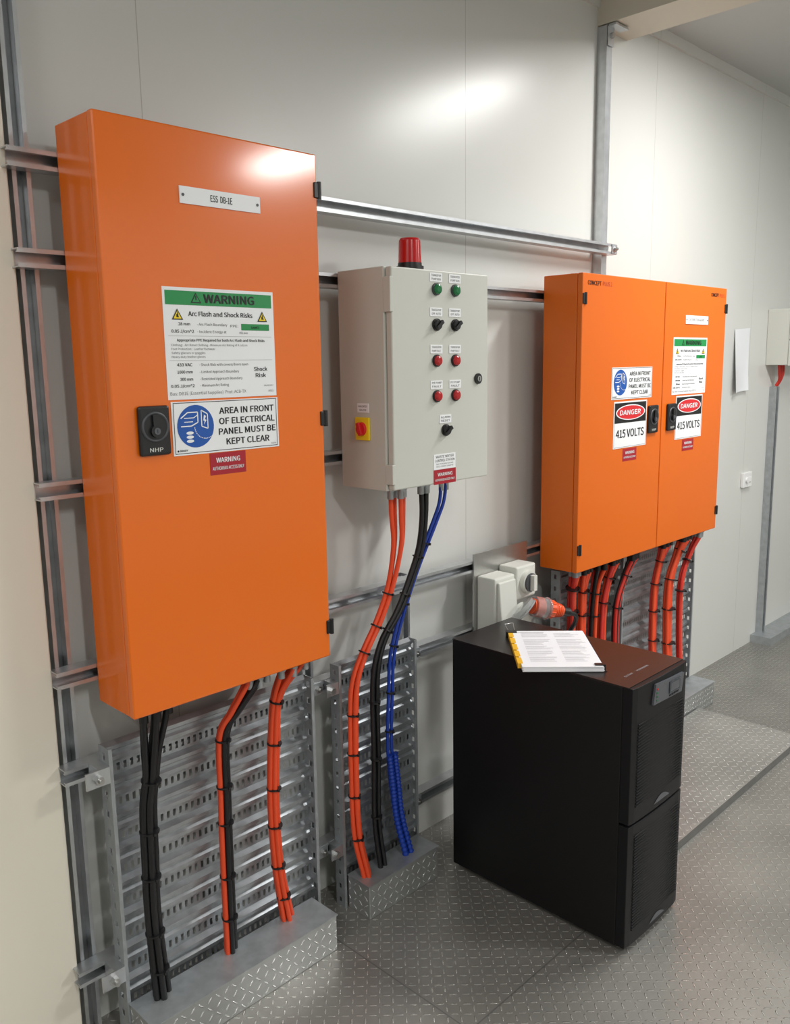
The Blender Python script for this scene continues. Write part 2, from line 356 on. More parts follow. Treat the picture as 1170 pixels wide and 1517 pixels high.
# ------------------------------------------------------------------ signs
def warn(x0,x1,z0,z1,y,parent):
    b=MB(); w=x1-x0; h=z1-z0
    X=lambda u:x0+w*u; Z=lambda v:z1-h*v
    b.box(x0,x1,y-.0012,y,z0,z1,WHITE); y1=y-.0016; y2=y-.0022; y3=y-.0030
    b.rect(X(.02),X(.98),Z(.155),Z(.03),y1,GREEN)
    b.text('WARNING',X(.35),Z(.128),h*.074,y2,INK,w=w*.46,bold=.06)
    def tri(cx,cz,s,m1,m2):
        b.poly([(cx-s,cz-s*.8),(cx+s,cz-s*.8),(cx,cz+s*.9)],y2,m1); b.poly([(cx-s*.72,cz-s*.64),(cx+s*.72,cz-s*.64),(cx,cz+s*.6)],y2-.0004,m2)
    tri(X(.28),Z(.09),h*.055,INK,GREEN); b.rect(X(.28)-h*.006,X(.28)+h*.006,Z(.11),Z(.07),y3,INK)
    for u in (.115,.885):
        tri(X(u),Z(.24),h*.058,INK,YELLOW); b.poly([(X(u)-h*.012,Z(.265)),(X(u)+h*.016,Z(.265)),(X(u)+h*.004,Z(.24)),(X(u)+h*.012,Z(.24)),(X(u)-h*.006,Z(.205)),(X(u)-h*.001,Z(.235)),(X(u)-h*.012,Z(.24))],y3,INK)
    b.text('Arc Flash and Shock Risks',X(.5),Z(.25),h*.04,y1,INK,'C',w=w*.58,bold=.04)
    t=lambda s,u,v,hh,ww=None,bo=.02,m=INK,al='L': b.text(s,X(u),Z(v),h*hh,y1,m,al,w=w*ww if ww else None,bold=bo)
    t('28 mm',.12,.335,.026,.1); t('- Arc Flash Boundary',.28,.335,.023,.27,0.)
    t('PPE:',.58,.345,.024,.07,0.); b.rect(X(.68),X(.95),Z(.37),Z(.31),y1,GREEN); b.text('Level 1',X(.815),Z(.352),h*.022,y2,INK,'C',bold=.02)
    t('0.05 J/cm^2',.06,.4,.026,.19); t('- Incident Energy at',.28,.4,.023,.26,0.); t('455 mm',.66,.405,.02,.08,0.)
    b.rect(X(.03),X(.97),Z(.431),Z(.428),y1,INKL)
    t('Appropriate PPE Required for both Arc Flash and Shock Risks',.10,.478,.024,.80,.01)
    t('Clothing:   Arc Rated Clothing - Minimum Arc Rating of 4 cal/cm',.05,.52,.019,.68,0.,INKG)
    t('Foot Protection:   Leather footwear',.05,.555,.019,.38,0.,INKG); t('Safety glasses or goggles',.05,.59,.019,.29,0.,INKG); t('Heavy duty leather gloves',.05,.625,.019,.29,0.,INKG)
    b.rect(X(.03),X(.97),Z(.651),Z(.648),y1,INKL)
    for s1,s2,v,a,c in (('433 VAC','- Shock Risk with covers/doors open',.70,.13,.45),('1000 mm','- Limited Approach Boundary',.765,.13,.36),('300 mm','- Restricted Approach Boundary',.83,.11,.39),('0.05 J/cm^2','- Minimum Arc Rating',.89,.2,.26)):
        t(s1,.22 if a<.19 else .23,v,.026,a,.02,INK,'R'); t(s2,.28,v,.023,c,0.)
    t('Shock',.85,.755,.036,.13,.04,INK,'C'); t('Risk',.85,.815,.036,.1,.04,INK,'C')
    t('Bus: DB1E (Essential Supplies)  Prot: ACB-TX',.02,.96,.028,.68,0.,INKG); t('04/09/2012',.97,.905,.014,.09,0.,INKG,'R'); t('0002',.97,.96,.017,.05,0.,INKG,'R')
    b.done('warning_label',parent,'white arc flash warning label with green header')
def area(x0,x1,z0,z1,y,parent):
    b=MB(); w=x1-x0; h=z1-z0; X=lambda u:x0+w*u; Z=lambda v:z1-h*v
    b.box(x0,x1,y-.0015,y,z0,z1,WHITE); y1=y-.0019;y2=y-.0024;y3=y-.0029; t=h*.012
    for q in ((X(.015),X(.985),Z(.03),Z(.03)+t),(X(.015),X(.985),Z(.97),Z(.97)+t),(X(.015),X(.015)+t,Z(.97),Z(.03)),(X(.985)-t,X(.985),Z(.97),Z(.03))): b.rect(*q,y1,INK)
    cx,cz,r=X(.205),Z(.47),h*.40
    b.disc(cx,cz,r,y1,BLUE)
    Q=lambda L,yy,m: b.poly([(cx+r*a,cz+r*c) for a,c in L],yy,m)
    def line(L,wd,yy,m):
        for (a,c),(a2,c2) in zip(L,L[1:]):
            d=math.hypot(a2-a,c2-c); nx,nz=-(c2-c)/d*wd/2,(a2-a)/d*wd/2
            Q([(a+nx,c+nz),(a-nx,c-nz),(a2-nx,c2-nz),(a2+nx,c2+nz)],yy,m)
    line([(-.80,.40),(-.42,.66),(.12,.66),(.12,.18),(-.25,.02),(-.80,.02)],.055,y2,WHITE)
    line([(-.62,.40),(-.10,.40),(.10,.52)],.04,y2,WHITE); line([(-.62,.22),(-.15,.22)],.04,y2,WHITE)
    line([(.32,.74),(.66,.55),(.66,-.14),(.32,-.02),(.32,.74)],.05,y2,WHITE); Q([(.46,.52),(.57,.45),(.50,.3),(.59,.27),(.44,.05),(.48,.22),(.41,.25)],y3,WHITE)
    for k in range(3): b.disc(cx-r*.34,cz-r*(.30+.19*k),r*.2,y2,WHITE,rz=r*.075,n=16)
    for k in range(16):
        t0=math.radians(185+k*9); t1=t0+math.radians(5)
        Q([(.52+rr*math.cos(tt),.0+rr*math.sin(tt)) for tt,rr in ((t0,.58),(t1,.58),(t1,.62),(t0,.62))],y3,WHITE)
    for k,(s,ww) in enumerate((('AREA IN FRONT',.53),('OF ELECTRICAL',.54),('PANEL MUST BE',.555),('KEPT CLEAR',.42))):
        b.text(s,X(.69),Z(.265+.2*k),h*.118,y1,INK,'C',w=w*ww,bold=.045)
    b.text('BRADY',X(.055),Z(.93),h*.035,y1,INK,w=w*.07,bold=.03); b.disc(X(.04),Z(.915),h*.02,y1,INK,n=12); b.text('818294',X(.97),Z(.935),h*.03,y1,INKG,'R',w=w*.05)
    b.done('safety_sign',parent,'white sign with blue round pictogram')
def danger(x0,x1,z0,z1,y,parent):
    b=MB(); w=x1-x0; h=z1-z0; X=lambda u:x0+w*u; Z=lambda v:z1-h*v
    b.box(x0,x1,y-.0015,y,z0,z1,WHITE); y1=y-.0019;y2=y-.0024;y3=y-.0029;y4=y-.0034
    b.rect(X(.03),X(.97),Z(.46),Z(.03),y1,INK)
    b.disc(X(.5),Z(.24),w*.44,y2,WHITE,rz=h*.165); b.disc(X(.5),Z(.24),w*.41,y3,RED,rz=h*.145)
    b.text('DANGER',X(.48),Z(.29),h*.10,y4,WHITE,'C',w=w*.62,bold=.06,shear=.12)
    b.text('415 VOLTS',X(.5),Z(.77),h*.165,y1,INK,'C',w=w*.84,bold=.045); t=.0012
    for q in ((X(.02),X(.98),Z(.98),Z(.98)+t),(X(.02),X(.02)+t,Z(.98),Z(.02)),(X(.98)-t,X(.98),Z(.98),Z(.02))): b.rect(*q,y1,INKG)
    b.done('danger_sign',parent,'danger sign with red oval and black header')
def redtag(x0,x1,z0,z1,y,parent):
    b=MB(); w=x1-x0;h=z1-z0; b.box(x0,x1,y-.001,y,z0,z1,CRIM)
    b.text('WARNING',(x0+x1)/2,z0+h*.56,h*.22,y-.0015,WHITE,'C',w=w*.66,bold=.04); b.text('AUTHORISED ACCESS ONLY',(x0+x1)/2,z0+h*.22,h*.15,y-.0015,WHITE,'C',w=w*.88,bold=.02)
    b.done('access_label',parent,'dark red authorised access label')
def nameplate(x0,x1,z0,z1,y,txt,parent,fs=.42,fw=None,bo=.0):
    b=MB(); b.box(x0,x1,y-.003,y,z0,z1,WHITE); h=z1-z0
    b.text(txt,(x0+x1)/2,z0+h*(.5-fs/2),h*fs,y-.0034,INK,'C',w=fw,bold=bo)
    for q in (x0+h*.22,x1-h*.22): b.cyl((q,y-.003,z0+h*.5),(q,y-.0045,z0+h*.5),h*.09,DGREY,n=12)
    b.done('nameplate',parent,'white engraved nameplate')
def latch(x0,x1,z0,z1,y,parent):
    b=MB(); cx=(x0+x1)/2; h=z1-z0;w=x1-x0
    b.box(x0,x1,y-.012,y,z0,z1,BLACKPL)
    b.done('latch',parent,'black swing latch handle',bevel=.006)
    b=MB(); cz=z0+h*.58; b.ring((cx,y-.012,cz),(0,1,0),w*.40,w*.045,DGREY,28); b.cyl((cx,y-.012,cz),(cx,y-.014,cz),w*.38,BLACKPL,n=28)
    b.box(cx-w*.10,cx+w*.10,y-.020,y-.013,cz-w*.05,cz+w*.34,BLACKPL); b.cyl((cx,y-.013,cz-w*.12),(cx,y-.021,cz-w*.12),w*.18,BLACKPL,n=20); b.cyl((cx,y-.021,cz-w*.12),(cx,y-.0222,cz-w*.12),w*.10,MGREY,n=16)
    b.rect(cx-w*.012,cx+w*.012,cz-w*.17,cz-w*.07,y-.0225,INK)
    b.text('NHP',cx,z0+h*.08,h*.08,y-.0124,LGREY,'C',w=w*.42,bold=.03)
    b.done('latch_grip',parent)
def hinge(x,y,z,parent):
    b=MB(); b.box(x-.012,x+.009,y-.004,y+.020,z-.02,z+.02,BLACKPL); b.cyl((x+.006,y-.002,z-.022),(x+.006,y-.002,z+.022),.006,BLACKPL,n=12); b.done('hinge',parent,'black hinge',bevel=.002)
def topbolts(xs,z,e):
    for x in xs: MB().cyl((x,1.93,z-.001),(x,1.93,z+.009),.007,STEEL,n=8).done('top_bolt',e)

# ------------------------------------------------------------------ orange cabinet 1
e=empty('electrical_cabinet',(1.25,2.008,.957),'tall glossy orange single-door electrical cabinet on wall rails','electrical cabinet')
xa,xb,za,zb,yf,yb=.937,1.565,.957,2.347,1.828,2.008
MB().box(xa+.001,xb-.001,yf+.024,yb,za+.001,zb-.001,ORANGE).done('body',e,bevel=.003)
d=MB().box(xa,xb,yf,yf+.0225,za,zb,ORANGE).done('door',e,bevel=.004,seg=3)
topbolts((1.0,1.19,1.36,1.51),zb,e)
nameplate(1.142,1.373,2.176,2.215,yf,'ESS  DB-1E',d,.38,.062,.02)
warn(1.081,1.403,1.72,1.984,yf,d); area(1.087,1.405,1.585,1.715,yf,d); redtag(1.188,1.296,1.528,1.583,yf,d); latch(.995,1.077,1.592,1.709,yf,d)
for z in (2.256,1.65,1.046): hinge(xb,yf,z,d)
# ------------------------------------------------------------------ orange cabinet 2
e=empty('electrical_cabinet',(3.5,2.008,.955),'wide orange double-door electrical cabinet on wall rails','electrical cabinet')
xa,xb,xm,za,zb,yf=2.869,4.128,3.523,.957,2.125,1.831
MB().box(xa+.001,xb-.001,yf+.024,yb,za+.001,zb-.001,ORANGE2).done('body',e,bevel=.003)
topbolts((2.95,3.15,3.45,3.6,3.85,4.05),zb,e)
d=MB().box(xa,xm-.0025,yf,yf+.0225,za,zb,ORANGE2).done('door',e,bevel=.004,seg=3)
area(3.095,3.424,1.637,1.767,yf,d); danger(3.118,3.388,1.435,1.628,yf,d); redtag(3.20,3.312,1.378,1.43,yf,d); latch(3.397,3.478,1.482,1.602,yf,d)
for z in (2.03,1.05): hinge(xa+.014,yf,z,d)
b=MB(); b.text('CONCEPT',2.905,2.082,.016,yf-.0006,INK,w=.095,bold=.05); b.text('-PLUS 2',3.004,2.082,.016,yf-.0006,CRIM,w=.075); b.done('maker_lettering',d)
d=MB().box(xm+.0025,xb,yf,yf+.0225,za,zb,ORANGE2).done('door',e,bevel=.004,seg=3)
nameplate(3.712,3.935,1.952,1.99,yf,'DISTRIBUTION BOARD 1',d,.28)
warn(3.607,3.938,1.639,1.892,yf,d); danger(3.652,3.915,1.435,1.632,yf,d); redtag(3.73,3.842,1.378,1.43,yf,d); latch(3.565,3.645,1.482,1.602,yf,d)
for z in (2.03,1.05): hinge(xb-.006,yf,z,d)
b=MB(); b.text('CONCEPT',3.96,2.082,.016,yf-.0006,INK,w=.08,bold=.05); b.text('-PLUS 2',4.045,2.082,.016,yf-.0006,CRIM,w=.065); b.done('maker_lettering',d)

# ------------------------------------------------------------------ grey control box
e=empty('control_box',(2.015,2.008,1.418),'light grey wall control box with push buttons and selector switches','control box')
xa,xb,za,zb,yf=1.79,2.24,1.418,2.075,1.784
MB().box(xa,xb-.003,yf+.026,yb,za,zb,GREYBOX).done('body',e,bevel=.003)
d=MB().box(xa+.006,xb,yf,yf+.0235,za+.004,zb-.002,GREYBOX).done('door',e,bevel=.004)
b=MB(); b.box(xa-.002,xa+.012,yf-.003,yf+.026,1.945,2.045,GREYBOX); b.done('hinge',d,bevel=.002)
b=MB(); b.box(xa-.002,xa+.012,yf-.003,yf+.026,1.44,1.50,GREYBOX); b.done('hinge',d,bevel=.002)
def tinylab(x,z,l1,l2,w=.055,h=.026):
    q=MB(); q.box(x-w/2,x+w/2,yf-.0015,yf,z-h/2,z+h/2,WHITE); q.text(l1,x,z+h*.1,h*.24,yf-.0019,INK,'C',w=w*.8); q.text(l2,x,z-h*.32,h*.24,yf-.0019,INK,'C',w=w*.75); q.done('button_label',d,'white engraved button label')
def button(x,z,m,kind):
    q=MB(); q.cyl((x,yf,z),(x,yf-.006,z),.0185,BLACKPL if kind!='lamp' else DGREY,n=24)
    if kind=='sel':
        q.cyl((x,yf-.006,z),(x,yf-.014,z),.0155,BLACKPL,r1=.014,n=20); q.prism([(-.016,-.004),(.016,-.0055),(.016,.0055),(-.016,.004)],lambda p,a:(x+p[0]*.8-p[1]*.6,a,z+p[0]*.6+p[1]*.8),yf-.021,yf-.013,BLACKPL)
    else:
        q.cyl((x,yf-.006,z),(x,yf-.013,z),.0155,m,r1=.0140,n=24); q.cyl((x,yf-.013,z),(x,yf-.0155,z),.0140,m,r1=.009,n=24)
    q.done({'sel':'selector_switch','lamp':'indicator_lamp','push':'push_button'}[kind],d)
for x in (1.988,2.075):
    button(x,2.017,BGREEN,'lamp'); tinylab(x,2.052,'TRANSFER','PUMP RUN')
    button(x,1.912,BLACKPL,'sel'); tinylab(x,1.950,'TRANSFER PUMP','OFF  AUTO')
    button(x,1.804,BRED,'push'); tinylab(x,1.839,'TRANSFER','PUMP FAULT')
    button(x,1.696,BRED,'push'); tinylab(x,1.731,'PIT PUMP','FAULT')
button(2.028,1.589,BLACKPL,'sel'); tinylab(2.028,1.624,'ALARM','RESET')
q=MB(); q.cyl((2.187,yf,1.745),(2.187,yf-.006,1.745),.017,BLACKPL,n=24); q.cyl((2.187,yf-.006,1.745),(2.187,yf-.009,1.745),.009,STEEL,n=20); q.box(2.185,2.189,yf-.0095,yf-.009,1.739,1.751,INK); q.done('key_lock',d,'black round key lock')
b=MB(); b.box(1.972,2.075,yf-.0015,yf,1.467,1.515,WHITE); yy=yf-.002
b.text('WASTE WATER',2.0235,1.503,.008,yy,INK,'C',w=.085); b.text('CONTROL STATION',2.0235,1.491,.008,yy,INK,'C',w=.092); b.text('BUILT TO AS 3439  415V 50HZ',2.0235,1.482,.0045,yy,INKG,'C',w=.08); b.text('FAULT CURRENT 10 KA IP 56',2.0235,1.474,.0045,yy,INKG,'C',w=.08); b.done('nameplate',d,'white printed nameplate')
redtag(1.972,2.077,1.42,1.466,yf,d)
q=MB(); q.box(xa-.008,xa,1.874,1.936,1.568,1.638,YELLOW); q.done('isolator_plate',e,'yellow isolator plate',bevel=.003)
q=MB(); q.cyl((xa-.008,1.905,1.603),(xa-.016,1.905,1.603),.021,RED,r1=.019,n=28); q.prism([(-.020,-.007),(.020,-.007),(.020,.007),(-.020,.007)],lambda p,a:(a,1.905+p[1]*.95+p[0]*.3,1.603+p[0]*.95-p[1]*.3),xa-.024,xa-.015,RED); q.done('isolator_handle',e,'red rotary handle',bevel=.002)
q=MB(); q.box(xa-.0015,xa,1.88,1.93,1.652,1.68,WHITE)
q.text('MAIN SWITCH',0,0,.006,0,INK,'C',w=.038,fr=lambda a,c:(xa-.0019,1.905-a,1.668+c)); q.text('ISOLATOR',0,0,.006,0,INK,'C',w=.03,fr=lambda a,c:(xa-.0019,1.905-a,1.657+c)); q.done('isolator_label',e)
e=empty('warning_beacon',(1.976,1.88,zb),'red cylindrical warning beacon standing on the grey control box','warning light')
q=MB(); q.cyl((1.976,1.88,zb),(1.976,1.88,zb+.016),.043,BLACKPL,n=32); q.cyl((1.976,1.88,zb+.016),(1.976,1.88,zb+.026),.037,BLACKPL,n=32); q.done('base',e,bevel=.002)
q=MB(); q.cyl((1.976,1.88,zb+.026),(1.976,1.88,zb+.092),.036,BEACON,r1=.0335,n=48)
q.cyl((1.976,1.88,zb+.092),(1.976,1.88,zb+.099),.0335,BEACON,r1=.029,n=48); q.done('lens',e,'red translucent lens')

# ------------------------------------------------------------------ cable bundles
HEX=[(0,0)]+[(math.cos(math.radians(60*k+15)),math.sin(math.radians(60*k+15))) for k in range(6)]
def bundle(path,cables,ties,label,gland=GALVD,name='cable_bundle',gl=.045):
    P0=path[-1]; e=empty(name,P0[:3],label,'cables','tied cable bundles')
    R=0; N=len(path)
    for (m,r,k) in cables:
        ox,oy=HEX[k] if isinstance(k,int) else k
        pts=[]
        for i,(x,y,z,s) in enumerate(path):
            j=0 if i in (0,N-1) else .0012
            pts.append((x+ox*2.02*r*s+random.uniform(-j,j),y+oy*1.6*r*min(s,1.6),z))
        MB().tube(spline(pts),r,m).done('cable',e)
        p=pts[0]
        if gland is not None:
            q=MB(); q.cyl((p[0],p[1],p[2]),(p[0],p[1],p[2]-gl*.45),r*1.8,gland,n=6,smooth=False); q.cyl((p[0],p[1],p[2]-gl*.45),(p[0],p[1],p[2]-gl),r*1.35,gland,n=16); q.done('cable_gland',e)
        R=max(R,r*(1+2.0*math.hypot(ox,oy*.8)))
    cp=spline([p[:3] for p in path],24)
    for z in ties:
        k=min(range(len(cp)),key=lambda i:abs(cp[i].z-z)); d=(cp[min(k+1,len(cp)-1)]-cp[max(k-1,0)]).normalized(); p=cp[k]
        q=MB(); q.cyl(p-d*.0025,p+d*.0025,R+.001,BLACKPL,n=18); q.box(p.x-.003,p.x+.003,p.y-R-.005,p.y-R+.001,p.z-.0035,p.z+.0035,BLACKPL); q.done('cable_tie',e)
    return e
bundle([(1.035,1.90,.957,2.3),(1.03,1.90,.90,2.0),(1.02,1.905,.82,1.3),(1.018,1.915,.75,1),(1.010,1.925,.66,1),(1.004,1.925,.5,1),(1.002,1.925,.35,1),(1.008,1.915,.118,1.15)],
       [(BLACKCAB,.0086,k) for k in (0,1,2,3,4,5)],(.74,.60,.47,.31,.2),'thick black cables tied in a bundle below the orange cabinet',BLACKPL)
bundle([(1.35,1.89,.957,2.2),(1.335,1.89,.925,2),(1.285,1.91,.85,1.2),(1.252,1.93,.78,1),(1.246,1.93,.6,1),(1.242,1.93,.4,1),(1.240,1.928,.118,1)],
       [(BLACKCAB,.0075,0),(BLACKCAB,.0075,1),(BLACKCAB,.007,5),(ORCAB,.0075,3),(ORCAB,.0075,4)],(.77,.63,.52,.36,.23),'black and orange cables tied together on the wide tray')
bundle([(1.475,1.89,.957,3.4),(1.465,1.89,.925,2.8),(1.435,1.92,.84,1),(1.425,1.93,.7,1),(1.415,1.93,.5,1),(1.422,1.93,.3,1),(1.448,1.928,.118,1.3)],
       [(ORCAB,.0072,k) for k in (0,1,2,3,4,5)],(.83,.70,.56,.44,.31,.2),'orange cables tied in a bundle on the wide tray')
bundle([(1.925,1.90,1.418,2.4),(1.926,1.90,1.32,2.2),(1.930,1.905,1.22,1.6),(1.905,1.915,1.09,1),(1.86,1.925,.98,1),(1.80,1.932,.885,1),(1.758,1.935,.80,1),(1.745,1.935,.70,1),(1.742,1.935,.5,1),(1.744,1.93,.28,1),(1.765,1.91,.118,1)],
       [(ORCAB,.008,(-.75,0)),(ORCAB,.008,(.75,0)),(ORCAB,.008,(0,-.8)),(ORCAB,.0072,(.1,.9))],(1.06,.96,.88,.69,.55,.41,.26),'long orange cables curving down from the grey control box')
bundle([(2.05,1.90,1.418,1.3),(2.05,1.90,1.30,1),(2.042,1.91,1.19,1),(2.005,1.92,1.09,1),(1.95,1.925,.99,1),(1.885,1.935,.90,1),(1.850,1.935,.81,1),(1.842,1.935,.7,1),(1.843,1.935,.5,1),(1.836,1.93,.28,1),(1.84,1.91,.118,1)],
       [(BLACKCAB,.0085,(-.6,0)),(BLACKCAB,.0085,(.6,0)),(BLACKCAB,.0075,(0,.8))],(1.16,1.04,.93,.7,.5,.3),'black cables curving down from the grey control box')
eb=bundle([(2.15,1.90,1.418,1.4),(2.14,1.90,1.34,1.2),(2.115,1.91,1.27,1),(2.03,1.94,1.07,1),(1.955,1.955,.86,1),(1.935,1.955,.7,1),(1.918,1.945,.5,1),(1.925,1.93,.3,1),(1.955,1.91,.118,1)],
       [(BLUECAB,.006,(-.8,0)),(BLUECAB,.006,(.8,0))],(1.2,1.0,.86,.70,.57),'blue cables with coiled blue conduit from the control box')
for dx in (-.012,.013):
    pts=spline([(1.918+dx,1.935,.49),(1.922+dx,1.925,.38),(1.93+dx,1.918,.26),(1.955+dx,1.90,.118)],34)
    MB().tube(pts,.011,BLUECAB,12,rf=lambda k:.0115 if k%4<2 else .0088).done('corrugated_conduit',eb,'blue corrugated conduit')
def ocab(x,y,r,m,n,label,sp=1.6,xb=None,ties=(.86,.76,.64,.5,.36)):
    xb=x if xb is None else xb
    return bundle([(x,y-.02,.957,sp),(x,y-.02,.92,sp),(x+(xb-x)*.4,y,.84,1),(xb,y+.01,.7,1),(xb,y+.01,.45,1),(xb,y-.01,.118,1)],[(m[k%len(m)],r,k) for k in range(n)],ties,label,BLACKPL if n>4 else GALVD)
ocab(2.97,1.92,.010,[REDCAB,ORCAB],3,'orange cables tied under the double-door cabinet',xb=2.995)
ocab(3.06,1.92,.009,[ORCAB,ORCAB,BLACKCAB],5,'orange and black cables tied under the double-door cabinet',1.9,xb=3.08,ties=(.83,.72,.6,.4))
ocab(3.17,1.92,.009,[REDCAB,BLACKCAB,ORCAB],6,'orange and black cables spreading under the double-door cabinet',2.0,xb=3.165,ties=(.8,.7,.5))
ocab(3.29,1.92,.009,[REDCAB,ORCAB],5,'red and orange cables tied under the double-door cabinet',1.9,xb=3.25,ties=(.85,.74,.5))
ocab(3.42,1.90,.008,[BLACKCAB,REDCAB,ORCAB],5,'black and red cables angling under the double-door cabinet',2.0,xb=3.335,ties=(.84,.7))
ocab(3.76,1.92,.009,[ORCAB,REDCAB],5,'orange cables tied on the tray under the double-door cabinet',2.6,xb=3.72,ties=(.84,.73,.6,.45))
ocab(3.96,1.92,.011,[ORCAB],5,'thick orange cable bundle on the tray beside the post',2.2,xb=3.87,ties=(.86,.72,.58,.4))
ocab(4.06,1.90,.009,[REDCAB,ORCAB],3,'red cables slanting into the tray beside the post',1.6,xb=3.95,ties=(.8,.66))

# ------------------------------------------------------------------ switched outlets
e=empty('power_outlet_station',(2.6,2.005,.74),'polished metal backplate with industrial switched outlets on the rails','power outlet')
MB().box(2.435,2.77,2.002,2.0085,.74,1.085,STEEL).done('backplate',e)
b=MB(); b.box(2.452,2.575,1.915,2.002,.77,1.0,LGREY); b.done('outlet_housing',e,bevel=.007)
b=MB(); b.prism([(0,.79),(-.028,.80),(-.012,.985),(0,.985)],lambda p,a:(a,1.915+p[0],p[1]),2.462,2.565,LGREY); b.done('hinged_cover',e,bevel=.005)
b=MB(); b.box(2.585,2.71,1.915,2.002,.89,1.02,LGREY); b.done('switch_housing',e,bevel=.007)
b=MB(); b.cyl((2.648,1.915,.955),(2.648,1.895,.955),.043,LGREY,n=32); b.cyl((2.648,1.895,.955),(2.648,1.888,.955),.036,DGREY,n=32); b.box(2.638,2.658,1.87,1.888,.925,.985,LGREY); b.done('rotary_switch',e)
b=MB(); b.cyl((2.60,1.915,.84),(2.60,1.875,.83),.045,LGREY,n=32); b.done('socket',e)
b=MB(); b.cyl((2.555,1.865,.885),(2.563,1.852,.87),.048,CLEAR,n=32); b.ring((2.563,1.852,.87),(.1,-.15,-.15),.048,.004,CLEAR); b.done('socket_cap',e,'clear hinged plastic cap')
e=empty('industrial_plug',(2.66,1.84,.8),'orange industrial plug with black lead beside the outlet','plug')
p0=Vector((2.61,1.86,.875)); p1=Vector((2.745,1.80,.835)); al=lambda t:p0.lerp(p1,t)
b=MB(); b.cyl(al(.0),al(.30),.030,ORPLUG,n=28); b.cyl(al(.05),al(.40),.040,CLEAR,n=28); b.ring(al(.42),p1-p0,.038,.006,CLEAR,28,8); b.cyl(al(.42),al(.62),.034,ORPLUG,n=28)
b.cyl(al(.62),al(.9),.030,ORPLUG,r1=.022,n=28)
for k in range(12):
    t=2*math.pi*k/12; ax=(p1-p0).normalized(); a1=ax.orthogonal().normalized(); a2=ax.cross(a1); o=(a1*math.cos(t)+a2*math.sin(t))*.034
    b.cyl(al(.45)+o,al(.6)+o,.0028,ORPLUG,n=8)
for k in range(4): b.ring(al(.66+.06*k),p1-p0,.0295-.0018*k,.002,ORPLUG,24,6)
b.done('plug_body',e)
b=MB(); b.cyl(al(.9),al(1.12),.018,BLACKPL,n=20); b.tube(spline([al(1.1),(2.81,1.79,.80),(2.84,1.84,.72),(2.78,1.91,.6),(2.72,1.93,.4),(2.70,1.93,.0)]),.009,BLACKCAB); b.done('power_lead',e)

# ------------------------------------------------------------------ UPS
UX0,UX1,UY0,UY1,UH=2.148,2.484,1.165,1.862,.858
e=empty('ups_cabinet',((UX0+UX1)/2,(UY0+UY1)/2,0),'black uninterruptible power supply tower standing on the floor','power supply')
b=MB(); b.box(UX0,UX1,UY0+.04,UY1,.014,UH-.004,UPSM); b.done('cabinet_body',e,bevel=.003)
b=MB(); b.box(UX0,UX1,UY0+.02,UY1,UH-.004,UH,UPST); b.done('lid',e)
for x in (UX0+.04,UX1-.04):
    for y in (UY0+.08,UY1-.06): MB().cyl((x,y,0),(x,y,.015),.02,BLACKPL,n=16).done('foot',e)
def bezel(z0,z1,top):
    n=14; pts=[(UX0,UY0+.04)]
    for k in range(n+1):
        t=k/n; x=UX0+(UX1-UX0)*t; y=UY0+.005-.005*math.sin(math.pi*t)
        if k in (0,n): y=UY0+.008
        pts.append((x,y))
    pts.append((UX1,UY0+.04))
    q=MB(); q.prism(pts,lambda p,a:(p[0],p[1],a),z0,z1,UPSB); q.done('front_bezel',e,'charcoal moulded front bezel',bevel=.002)
    q=MB(); zt=z1-(.11 if top else .03); zl=z0+.05; k=int((zt-zl)/.0095)
    for i in range(k):
        z=zl+i*(zt-zl)/k
        q.prism([(0,0),(-.0026,.001),(-.0026,.003),(0,.0045)],lambda p,a:(a,UY0+.0025+p[0],z+p[1]),UX0+.03,UX1-.02,UPSL)
    q.done('louvre_grille',e,'black horizontal louvres')
    q=MB(); cx=(UX0+UX1)/2+.02; zz=z0+.018
    q.poly([(cx-.05+.10*k/10,zz+.02*math.sin(math.pi*k/10)) for k in range(11)],UY0-.0012,MGREY); q.done('badge',e,'silver arc badge')
bezel(.018,.420,False); bezel(.427,UH-.002,True)
zc=UH-.05
b=MB(); b.prism([(-.075,-.028),(.105,-.034),(.118,.024),(-.062,.034)],lambda p,a:(2.325+p[0],a,zc+p[1]),UY0-.006,UY0+.004,MGREY)
for k in range(4): b.cyl((2.27,UY0-.006,zc+.018-.012*k),(2.27,UY0-.008,zc+.018-.012*k),.003,BGREEN if k else RED,n=10)
for k in range(4): b.box(2.348+.016*k,2.358+.016*k,UY0-.008,UY0-.006,zc-.027,zc-.022,BLACKPL)
b.done('control_panel',e,'grey control panel')
b=MB(); b.box(2.345,2.412,UY0-.009,UY0-.006,zc-.018,zc+.02,SCREEN); b.rect(2.352,2.405,zc-.012,zc+.014,UY0-.0094,MGREY); b.done('display',e)
b=MB()
b.text('EATON',0,0,.008,0,INKL,w=.042,fr=lambda a,c:(2.22+a,1.235+c,UH+.0006)); b.text('POWERWARE',0,0,.008,0,INKL,w=.068,fr=lambda a,c:(2.29+a,1.235+c,UH+.0006)); b.done('lid_lettering',e)
